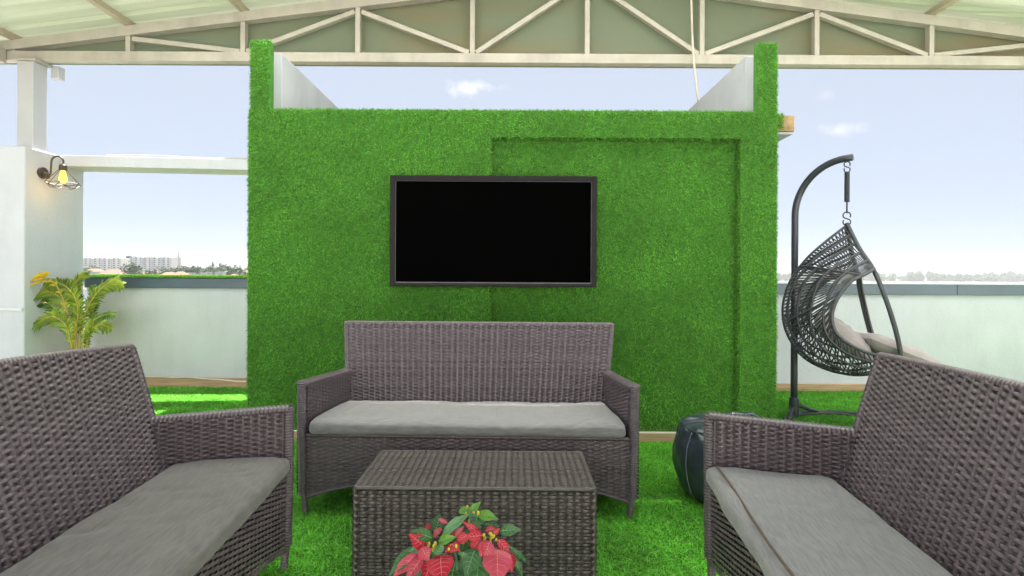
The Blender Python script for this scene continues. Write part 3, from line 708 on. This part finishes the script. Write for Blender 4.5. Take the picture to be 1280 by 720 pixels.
LEAVES = {
 'leaf': [pl_(522, 684, 484, 722, 17, 1.42, 1.36), pl_(541, 673, 511, 663, 15, 1.42, 1.40), pl_(545, 664, 550, 641, 19, 1.5, 1.52, (0, -.9, .3)), pl_(598, 640, 590, 664, 22, 1.50, 1.44, (.1, -.9, .3)),
          pl_(624, 664, 653, 662, 15, 1.45, 1.44), pl_(632, 680, 665, 708, 7, 1.46, 1.46), pl_(604, 655, 626, 658, 10, 1.5, 1.5), pl_(594, 686, 582, 722, 26, 1.40, 1.36), pl_(560, 700, 540, 730, 22, 1.42, 1.36),
          pl_(580, 690, 578, 698, 14, 1.38, 1.37), pl_(575, 665, 600, 700, 26, 1.46, 1.42), pl_(610, 690, 615, 740, 30, 1.45, 1.4), pl_(540, 690, 515, 740, 28, 1.46, 1.42), pl_(570, 700, 560, 745, 30, 1.44, 1.38),
          pl_(640, 690, 655, 726, 9, 1.47, 1.45), pl_(600, 700, 592, 745, 26, 1.40, 1.34)],
 'leaf_pale': [pl_(553, 669, 589, 640, 12, 1.40, 1.42, (-.2, -.8, .5)), pl_(528, 684, 510, 690, 10, 1.41, 1.40), pl_(543, 694, 556, 675, 11, 1.39, 1.39, (.3, -.9, .2))],
 'leaf_bright': [pl_(586, 643, 602, 626, 10, 1.49, 1.50), pl_(597, 642, 624, 649, 13, 1.48, 1.46), pl_(548, 677, 571, 671, 12, 1.40, 1.385), pl_(573, 640, 592, 636, 9, 1.5, 1.5)],
 'bract': [pl_(531, 684, 511, 667, 17, 1.41, 1.39), pl_(551, 694, 553, 730, 33, 1.39, 1.33, (0, -.95, .3), fold=.3), pl_(600, 668, 577, 651, 9, 1.43, 1.42), pl_(604, 670, 578, 672, 13, 1.42, 1.40),
           pl_(622, 674, 638, 696, 12, 1.42, 1.40, (.5, -.8, .3)), pl_(616, 668, 625, 660, 8, 1.44, 1.45), pl_(536, 662, 533, 654, 9, 1.47, 1.47), pl_(568, 684, 556, 690, 12, 1.40, 1.38), pl_(565, 680, 575, 689, 13, 1.39, 1.37), pl_(585, 668, 570, 680, 12, 1.41, 1.39), pl_(598, 676, 588, 690, 13, 1.42, 1.40), pl_(543, 700, 528, 728, 20, 1.40, 1.35), pl_(636, 690, 640, 716, 15, 1.43, 1.40), pl_(606, 664, 622, 660, 9, 1.45, 1.45), pl_(600, 702, 590, 730, 20, 1.40, 1.36)],
 'bract_p': [pl_(522, 692, 489, 724, 15, 1.40, 1.36), pl_(528, 697, 506, 728, 15, 1.39, 1.35), pl_(527, 684, 536, 702, 17, 1.39, 1.37), pl_(610, 676, 600, 697, 15, 1.40, 1.38, (-.3, -.9, .3)), pl_(612, 676, 604, 698, 17, 1.39, 1.37, (.3, -.9, .3)),
             pl_(621, 686, 622, 732, 36, 1.40, 1.33, (.1, -.95, .3), fold=.2), pl_(568, 672, 580, 658, 8, 1.41, 1.42), pl_(549, 668, 543, 662, 14, 1.44, 1.44), pl_(570, 670, 560, 662, 12, 1.43, 1.42), pl_(548, 649, 561, 655, 6, 1.47, 1.46)]}
for k, ls in LEAVES.items():
    mb = MB()
    vb = MB()
    for d in ls: leaf(mb, veins=vb, **d)
    nq = sum(len(q) for q in mb.q)
    for q in vb.q: mb.q.append(q+mb.n)
    mb.v += vb.v; mb.n += vb.n
    lv = mb.build({'leaf': 'green_leaves', 'leaf_pale': 'pale_leaves', 'leaf_bright': 'young_leaves', 'bract': 'red_bracts', 'bract_p': 'pink_bracts'}[k], M[k], po, smooth=True)
    lv.data.materials.append(M['vein_r'] if 'bract' in k else M['vein_g'])
    mi = np.zeros(len(lv.data.polygons), np.int32); mi[nq:] = 1; lv.data.polygons.foreach_set('material_index', mi)
mb = MB(); cy_ = MB()
for (hx_, hy_, hd) in ((537, 680, 1.42), (613, 671, 1.43), (569, 683, 1.40), (590, 646, 1.49)):
    h = P(hx_, hy_, hd)-off; mb.tube([(random.uniform(-.03, .03), random.uniform(-.03, .03), .19), h*np.array((.6, .6, .75)), h+np.array((0, 0, -.012))], [.006, .005, .003], 6)
    for k in range(9):
        o = rng.normal(0, .011, 3); r = rng.uniform(.003, .005); a = np.linspace(-PI/2, PI/2, 6)
        cy_.lathe(np.stack([np.cos(a)*r+1e-5, np.sin(a)*r*1.4], 1), 8, h+o*np.array((1, .5, .6))+np.array((0, -.012, .006)))
mb.build('stem', M['leaf_pale'], po, smooth=True); cy_.build('flower_cluster', M['cyath'], po, smooth=True)

# ------------------------------------------------------------------ leather beanbag
bb = thing('beanbag', 'black leatherette beanbag pouf behind the right sofa, with pale stitching', 'beanbag', (1.11, 2.76, 0))
prof = np.array([(0, .0), (.12, .0), (.19, .012), (.235, .06), (.262, .14), (.275, .23), (.27, .32), (.245, .395), (.225, .425), (.19, .436), (.10, .445), (0, .448)])
tt = np.linspace(0, 11, 60); pr_ = np.stack([np.interp(tt, range(12), prof[:, i]) for i in range(2)], 1)
for _ in range(2): pr_[1:-1] = (pr_[:-2]+2*pr_[1:-1]+pr_[2:])/4
a = np.linspace(0, 2*PI, 96, endpoint=False)
g = np.zeros((60, 96, 3))
for i, (r, z) in enumerate(pr_):
    for j, al in enumerate(a):
        pan = abs(math.sin((al-R(21))*3)); k = 1-.035*(1-pan)**6*(1 if z > .03 else 0)
        q = noise.noise(Vector((math.cos(al)*2.2, math.sin(al)*2.2, z*7)))*.012+noise.noise(Vector((math.cos(al)*6, math.sin(al)*6, z*16)))*.006*(1+2*(z > .36))
        zz_ = z*.89; rr = r*k+q*(r > .05); g[i, j] = (rr*math.cos(al), rr*math.sin(al), max(0.001, zz_+q*.5*(zz_ > .05)))
MB().grid(g, closed=True).build('bag', M['leather'], bb, smooth=True)
mb = MB()
for kk in range(6):
    al = PI*kk/3+R(21)+.03
    for q in range(30):
        z = .05+q*.0125; r = np.interp(z, pr_[:45, 1], pr_[:45, 0])*.985+.009; r2 = np.interp(z+.007, pr_[:45, 1], pr_[:45, 0])*.985+.009
        mb.tube([(r*math.cos(al), r*math.sin(al), z*.89), (r2*math.cos(al), r2*math.sin(al), (z+.007)*.89)], .0022, 5)
mb.build('stitching', M['stitch'], bb)
MB().tube([(.235*math.cos(x), .235*math.sin(x), .372+.004*math.sin(5*x)) for x in np.linspace(0, 2*PI, 60, endpoint=False)], .006, 6, closed=True).build('piping', M['leather'], bb, smooth=True)
MB().tube([(.02, .12, .397), (.07, .12, .406), (.13, .13, .398), (.16, .13, .404), (.21, .12, .382)], [.02, .03, .022, .028, .016], 8, sq=(.35, 1)).build('handle', M['leather'], bb, smooth=True)

# ------------------------------------------------------------------ hanging chair and its stand
ring_c = np.array((2.55, 3.98)); pole = np.array((2.265, 4.36)); hang = np.array((2.494, 4.056))
ss_ = thing('swing_stand', 'black curved steel stand with ring base holding the hanging chair', 'chair stand', (*pole, 0))
dh = (hang-pole); dl = np.linalg.norm(dh); dh = dh/dl
pts = [(0, 0, .03), (0, 0, .3), (.0, 0, 1.0)]
for k in range(17):
    t_ = k/16*PI/2; s = dl*.97*(1-math.cos(t_)); pts.append((dh[0]*s, dh[1]*s, 1.62+.40*math.sin(t_)))
pts.append((dh[0]*(dl+.035), dh[1]*(dl+.035), 2.022))
MB().tube(pts, .026, 16).build('pole', M['blackmetal'], ss_, smooth=True)
MB().lathe([(.026, .02), (.036, .02), (.036, .16), (.033, .17), (.026, .17)], 16).build('sleeve', M['blackmetal'], ss_)
a = np.linspace(0, 2*PI, 64, endpoint=False); rc = ring_c-pole
MB().tube(np.stack([rc[0]+.475*np.cos(a), rc[1]+.475*np.sin(a), np.full(64, .024)], 1), .022, 10, closed=True).build('base_ring', M['blackmetal'], ss_, smooth=True)
for sgn in (-1, 1):
    ang = math.atan2(-rc[1], -rc[0])+sgn*.55; e = (rc[0]+.475*math.cos(ang), rc[1]+.475*math.sin(ang), .03)
    MB().tube([(0, 0, .12), e], .016, 8).build('foot_brace', M['blackmetal'], ss_, smooth=True)

hc = thing('hanging_chair', 'charcoal rattan egg chair hanging from the curved stand', 'hanging chair', (*hang, 0), -R(17))
# hook, spring, S hook
def shook(z, s, r=.004):
    a1 = np.linspace(-.2*PI, 1.25*PI, 18); up = np.stack([np.cos(a1)*s, 0*a1, z+s*1.0+np.sin(a1)*s], 1)
    a2 = np.linspace(1.8*PI, .75*PI, 18); a2 = np.linspace(.25*PI, -1.2*PI, 18); lo = np.stack([np.cos(a2)*s, 0*a2, z-s*1.0+np.sin(a2)*s], 1)
    return np.concatenate([up, lo])
MB().tube(shook(1.955, .02), .0045, 7).build('top_hook', M['blackmetal'], hc, smooth=True)
mb = MB(); k = np.linspace(0, 1, 260); mb.tube(np.stack([.015*np.cos(k*26*2*PI), .015*np.sin(k*26*2*PI), 1.915-.22*k], 1), .0045, 5); mb.tube([(0, 0, 1.92), (0, 0, 1.70)], .013, 10)
mb.tube([(0, 0, 1.70), (0, 0, 1.61)], .006, 7); mb.build('spring', M['blackmetal'], hc, smooth=True)
MB().tube(shook(1.57, .025), .005, 7).build('lower_hook', M['blackmetal'], hc, smooth=True)
# local frame: +x = facing, +y = far side
Bp = np.array([(0, 1.52), (-.14, 1.40), (-.27, 1.27), (-.38, 1.10), (-.43, .90), (-.40, .70), (-.28, .52), (-.08, .425), (.10, .42), (.275, .49)])
Rp = np.array([(.121, 1.193), (.09, 1.178), (.042, 1.153), (-.01, 1.128), (-.064, 1.095), (-.151, .975), (-.183, .837), (-.132, .717), (.029, .621), (.241, .578)])
Wp = np.array([.19, .235, .27, .30, .325, .355, .37, .365, .34, .27])
def cr(arr, t):
    arr = np.asarray(arr, float); n = len(arr)-1; x = np.clip(np.asarray(t), 0, 1)*n; i = np.clip(x.astype(int), 0, n-1); f = x-i
    if arr.ndim > 1: f = f[..., None]
    p0, p1, p2, p3 = arr[np.maximum(i-1, 0)], arr[i], arr[i+1], arr[np.minimum(i+2, n)]
    return .5*(2*p1+(p2-p0)*f+(2*p0-5*p1+4*p2-p3)*f*f+(3*p1-p0-3*p2+p3)*f**3)
def shell(t, s):
    t = np.asarray(t, float); s = np.asarray(s, float); t, s = np.broadcast_arrays(t, s)
    B, Rr, Wd = cr(Bp, t), cr(Rp, t), cr(Wp, t); f = sm(0, .38, t)
    k = ((1-f)*np.abs(s)+f*(1-np.cos(s*PI/2)))[..., None]; la = (1-f)*s+f*np.sin(s*PI/2)
    xz = B+(Rr-B)*k; return np.stack([xz[..., 0], Wd*la, xz[..., 1]], -1)
mb = MB(); tt = np.linspace(0, 1, 70)
for s in np.linspace(-1, 1, 11): mb.tube(shell(tt, s), .013 if abs(s) == 1 else .0095, 6)
for t_ in (.26, .50, .985): mb.tube(shell(t_, np.linspace(-1, 1, 40)), .010, 6)
mb.build('basket_rails', M['chairweave'], hc, smooth=True)
mb = MB()
sl = np.linspace(-1, 1, 11)
ra = np.linspace(0, 2*PI, 14, endpoint=False)
for i in range(10):                                     # rows of small curls between the rails
    c = (sl[i]+sl[i+1])/2; am = (sl[1]-sl[0])*.47
    for k in range(34):
        t0 = .012+k*.0158
        mb.tube(shell(np.clip(t0+.0095*np.sin(ra), 0, 1), c+am*np.cos(ra)), .0034, 4, closed=True)
for k in range(27):                                     # closer rows in the seat
    t_ = .535+k*.0172; s_ = np.linspace(-1, 1, 72); o = .0055*np.cos(s_*PI*6*1.0+PI*(k % 2)); p = shell(t_, s_); p[:, 2] += o*0; p[:, 0] += o*.7
    mb.tube(p, .0052, 4, caps=False)
mb.build('basket_weave', M['chairweave'], hc, smooth=True)
for sgn in (-1, 1):                                     # front hoop legs
    w_ = np.array([(0, 0, 1.535), (.055, sgn*.095, 1.345), (.115, sgn*.185, 1.195), (.163, sgn*.26, 1.01), (.217, sgn*.29, .79), (.255, sgn*.275, .62), (.262, sgn*.26, .52)])
    tq = np.linspace(0, 1, 40); pth = cr(w_, tq); q = pth.copy(); q[:, 1] -= sgn*.02; q[:, 0] += .012
    m_b = MB(); m_b.wrapped(pth, .0165, pitch=.012); m_b.tube(q[14:], .011, 7); m_b.build('hoop', M['chairweave'], hc, smooth=True)
def pillow(name, label, c, size, rot):
    n = 40; g = np.zeros((n, n, 2, 3)); mbp = MB()
    for side in (1, -1):
        u = np.linspace(-1, 1, n); U_, V_ = np.meshgrid(u, u, indexing='ij')
        h = (np.maximum(0, (1-U_**4)*(1-V_**4)))**.55
        pinch = 1-.10*(U_**2)*(V_**2)*0-.06*(np.abs(U_)*np.abs(V_))**0*0
        zz_ = side*h*size[2]; 
        wr_ = np.array([[noise.noise(Vector((a_*2.5, b_*2.5, side*3+size[0]*40)))*.09+noise.noise(Vector((a_*6-b_*4, b_*6, side)))*.05 for b_ in u] for a_ in u])*size[2]*2*h
        p = np.stack([U_*size[0]*(1-.07*(1-V_**2)**1*0-.05*(1-np.abs(V_))*-1*0), V_*size[1], zz_+wr_], -1)
        p[..., 0] *= (1-.08*(1-V_**2)); p[..., 1] *= (1-.08*(1-U_**2))
        mbp.grid(p, flip=side < 0)
    o = mbp.build(name, M['pillow'], smooth=True); o.location = c; o.rotation_euler = rot
    return tag(o, label, 'cushion', 'cushions in the hanging chair')
rz_ = -R(17)
def hcw(x, y, z): return (hang[0]+x*math.cos(rz_)-y*math.sin(rz_), hang[1]+x*math.sin(rz_)+y*math.cos(rz_), z)
pillow('pillow', 'plump taupe cushion leaning against the back of the hanging chair', hcw(-.03, .0, .69), (.20, .25, .085), (R(8), R(38), rz_))
pillow('pillow', 'taupe seat cushion slipping out over the front lip of the hanging chair', hcw(.30, .02, .60), (.24, .27, .07), (R(-4), R(22), rz_))

# ------------------------------------------------------------------ wall lamp
wl = thing('wall_lamp', 'black wire cage wall lamp with a glowing amber bulb on the white pillar', 'wall lamp', (-4.31, 4.98, 2.05))
MB().tube([(.001, 0, 0), (.022, 0, 0)], .052, 20).build('mounting_plate', M['brass'], wl)
MB().box((.022, -.025, -.05), (.06, .02, .0)).build('switch_box', M['brass'], wl, bevel=.006)
arm = cr(np.array([(.02, 0, 0), (.075, 0, -.015), (.085, 0, .06), (.095, 0, .13), (.15, 0, .155), (.195, 0, .12), (.195, 0, .07)]), np.linspace(0, 1, 50))
MB().tube(arm, .008, 8).build('arm', M['brass'], wl, smooth=True)
MB().lathe([(0, .085), (.012, .083), (.030, .070), (.033, .025), (.026, .022), (0, .022)], 16, (.195, 0, 0)).build('socket', M['brass'], wl)
bl = MB().lathe([(.001, -.095), (.016, -.090), (.030, -.066), (.031, -.045), (.022, -.005), (.015, .022)], 20, (.195, 0, 0)).build('bulb', M['bulb'], wl, smooth=True)
MB().lathe([(.001, -.060), (.012, -.050), (.010, -.030), (.001, -.022)], 10, (.195, 0, -.0)).build('filament', M['filament'], bl)
mb = MB(); n6 = 6
for k in range(n6):
    a0, a1, am = 2*PI*k/n6, 2*PI*(k+1)/n6, 2*PI*(k+.5)/n6
    tp0 = (.195+.030*math.cos(a0), .030*math.sin(a0), .03); r0 = (.195+.135*math.cos(a0), .135*math.sin(a0), -.095); r1 = (.195+.135*math.cos(a1), .135*math.sin(a1), -.095)
    l0 = (.195+.09*math.cos(am), .09*math.sin(am), -.135); l1 = (.195+.09*math.cos(am+2*PI/n6), .09*math.sin(am+2*PI/n6), -.135)
    for p, q in ((tp0, r0), (r0, r1), (r0, l0), (r1, l0), (l0, l1)): mb.tube([p, q], .0028, 5)
mb.build('wire_cage', M['brass'], wl)
lp = bpy.data.lights.new('lamp_glow', 'POINT'); lp.energy = .22; lp.color = (1, .55, .15); lp.shadow_soft_size = .03
lo = bpy.data.objects.new('lamp_glow', lp); COL.objects.link(lo); lo.location = (.195, 0, -.16); lo.parent = wl

# ------------------------------------------------------------------ areca palm
pa = thing('areca_palm', 'bushy areca palm with arching fronds and yellow canes below the pillar lamp', 'palm', (-4.02, 5.08, 0))
pp = MB().lathe([(0, 0), (.13, 0), (.17, .26), (.185, .26), (.185, .29), (.165, .29), (.155, .26), (0, .25)], 28).build('pot', M['terracotta'], pa)
MB().lathe([(0, .265), (.158, .258)], 20).build('soil', M['soil'], pp)
po_ = np.array((-4.02, 5.08, 0))
def frond(mbl, mbc, pxs, depths, ll, dens=26, flat=0.0, drop=.35, cane=True):
    c = np.array([P(x, y, d) for (x, y), d in zip(pxs, depths)])-po_
    t = np.linspace(0, 1, 60); pth = cr(c, t); mbc.tube(pth, np.interp(t, [0, 1], [.009, .002]), 6)
    tg = np.gradient(pth, axis=0); tg /= np.linalg.norm(tg, axis=1)[:, None]
    for k in range(dens):
        f = .36+.64*k/(dens-1); p = np.array([np.interp(f, t, pth[:, i]) for i in range(3)]); d = np.array([np.interp(f, t, tg[:, i]) for i in range(3)])
        g = (f-.38)/.62; ln = ll*(.55+.9*g*(1-g)*2.0)*(1-.35*g)*random.uniform(.85, 1.15)
        sd_ = np.cross(d, (0, -.8, .6)); sd_ /= np.linalg.norm(sd_)+1e-9
        for sgn in (-1, 1):
            v = sd_*sgn*.75+d*.75+rng.normal(0, .08, 3)+np.array((0, 0, .12)); v /= np.linalg.norm(v)
            q = np.linspace(0, 1, 6); cc = p+v*(q*ln)[:, None]+np.array((0, 0, -drop))*(ln*q**2)[:, None]
            wv = np.cross(v, (0.1*sgn, -1, .5)); wv /= np.linalg.norm(wv)+1e-9; ww = .019*np.sin(PI*np.clip(q*.86+.12, 0, 1))
            mbl.grid(np.stack([cc-wv*ww[:, None]*.5, cc+wv*ww[:, None]*.5], 1))
lb, ld, cb = MB(), MB(), MB()
frond(lb, cb, [(92, 520), (93, 440), (97, 385), (82, 358), (60, 352)], [5.1, 5.1, 5.08, 5.05, 5.02], .17, 30)
frond(lb, cb, [(100, 520), (101, 440), (108, 390), (125, 362), (147, 348)], [5.1, 5.1, 5.12, 5.14, 5.16], .17, 28)
frond(ld, cb, [(95, 520), (90, 440), (72, 392), (55, 378), (36, 386)], [5.1, 5.08, 5.02, 4.98, 4.95], .15, 26)
frond(lb, cb, [(96, 520), (92, 450), (84, 410), (66, 396), (46, 404)], [5.1, 5.05, 4.98, 4.94, 4.9], .16, 26)
frond(ld, cb, [(102, 520), (106, 430), (114, 405), (127, 395), (143, 392)], [5.1, 5.1, 5.08, 5.05, 5.02], .12, 22)
frond(ld, cb, [(103, 520), (112, 420), (116, 390), (118, 372), (116, 358)], [5.1, 5.12, 5.16, 5.2, 5.22], .11, 22)
frond(lb, cb, [(99, 520), (101, 460), (104, 425), (108, 412), (113, 400)], [5.1, 5.06, 5.0, 4.97, 4.95], .09, 20)
frond(lb, cb, [(97, 520), (94, 430), (92, 375), (96, 352), (106, 342)], [5.1, 5.15, 5.2, 5.25, 5.28], .15, 26)
frond(lb, cb, [(94, 520), (90, 440), (80, 385), (66, 366), (44, 368)], [5.1, 5.06, 5.0, 4.97, 4.94], .15, 28)
frond(lb, cb, [(101, 520), (106, 440), (116, 378), (134, 358), (152, 356)], [5.1, 5.12, 5.16, 5.2, 5.22], .14, 26)
frond(ld, cb, [(97, 520), (98, 440), (100, 395), (94, 366), (82, 350)], [5.1, 5.13, 5.2, 5.24, 5.26], .14, 26)
frond(lb, cb, [(100, 520), (104, 455), (112, 418), (124, 406), (138, 410)], [5.1, 5.04, 4.98, 4.95, 4.93], .12, 24)
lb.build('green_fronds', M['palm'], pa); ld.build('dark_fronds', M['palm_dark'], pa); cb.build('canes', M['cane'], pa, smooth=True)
ly, cy2 = MB(), MB(); frond(ly, cy2, [(95, 520), (92, 430), (78, 372), (62, 350), (40, 353)], [5.1, 5.05, 4.95, 4.9, 4.88], .055, 8)
for (bx, by, tx, ty, w_) in ((58, 345, 36, 353, .05), (60, 343, 40, 347, .05), (58, 350, 36, 359, .035), (62, 341, 52, 343, .04)): 
    b_, t_ = P(bx, by, 4.88), P(tx, ty, 4.86); off = po_; leaf(ly, b_, t_, w_, (0, -.8, .6))
o = ly.build('yellow_frond', M['palm_y'], pa, smooth=True); o['label'] = 'withered bright yellow frond tip'
cy2.build('yellow_cane', M['cane'], pa, smooth=True)
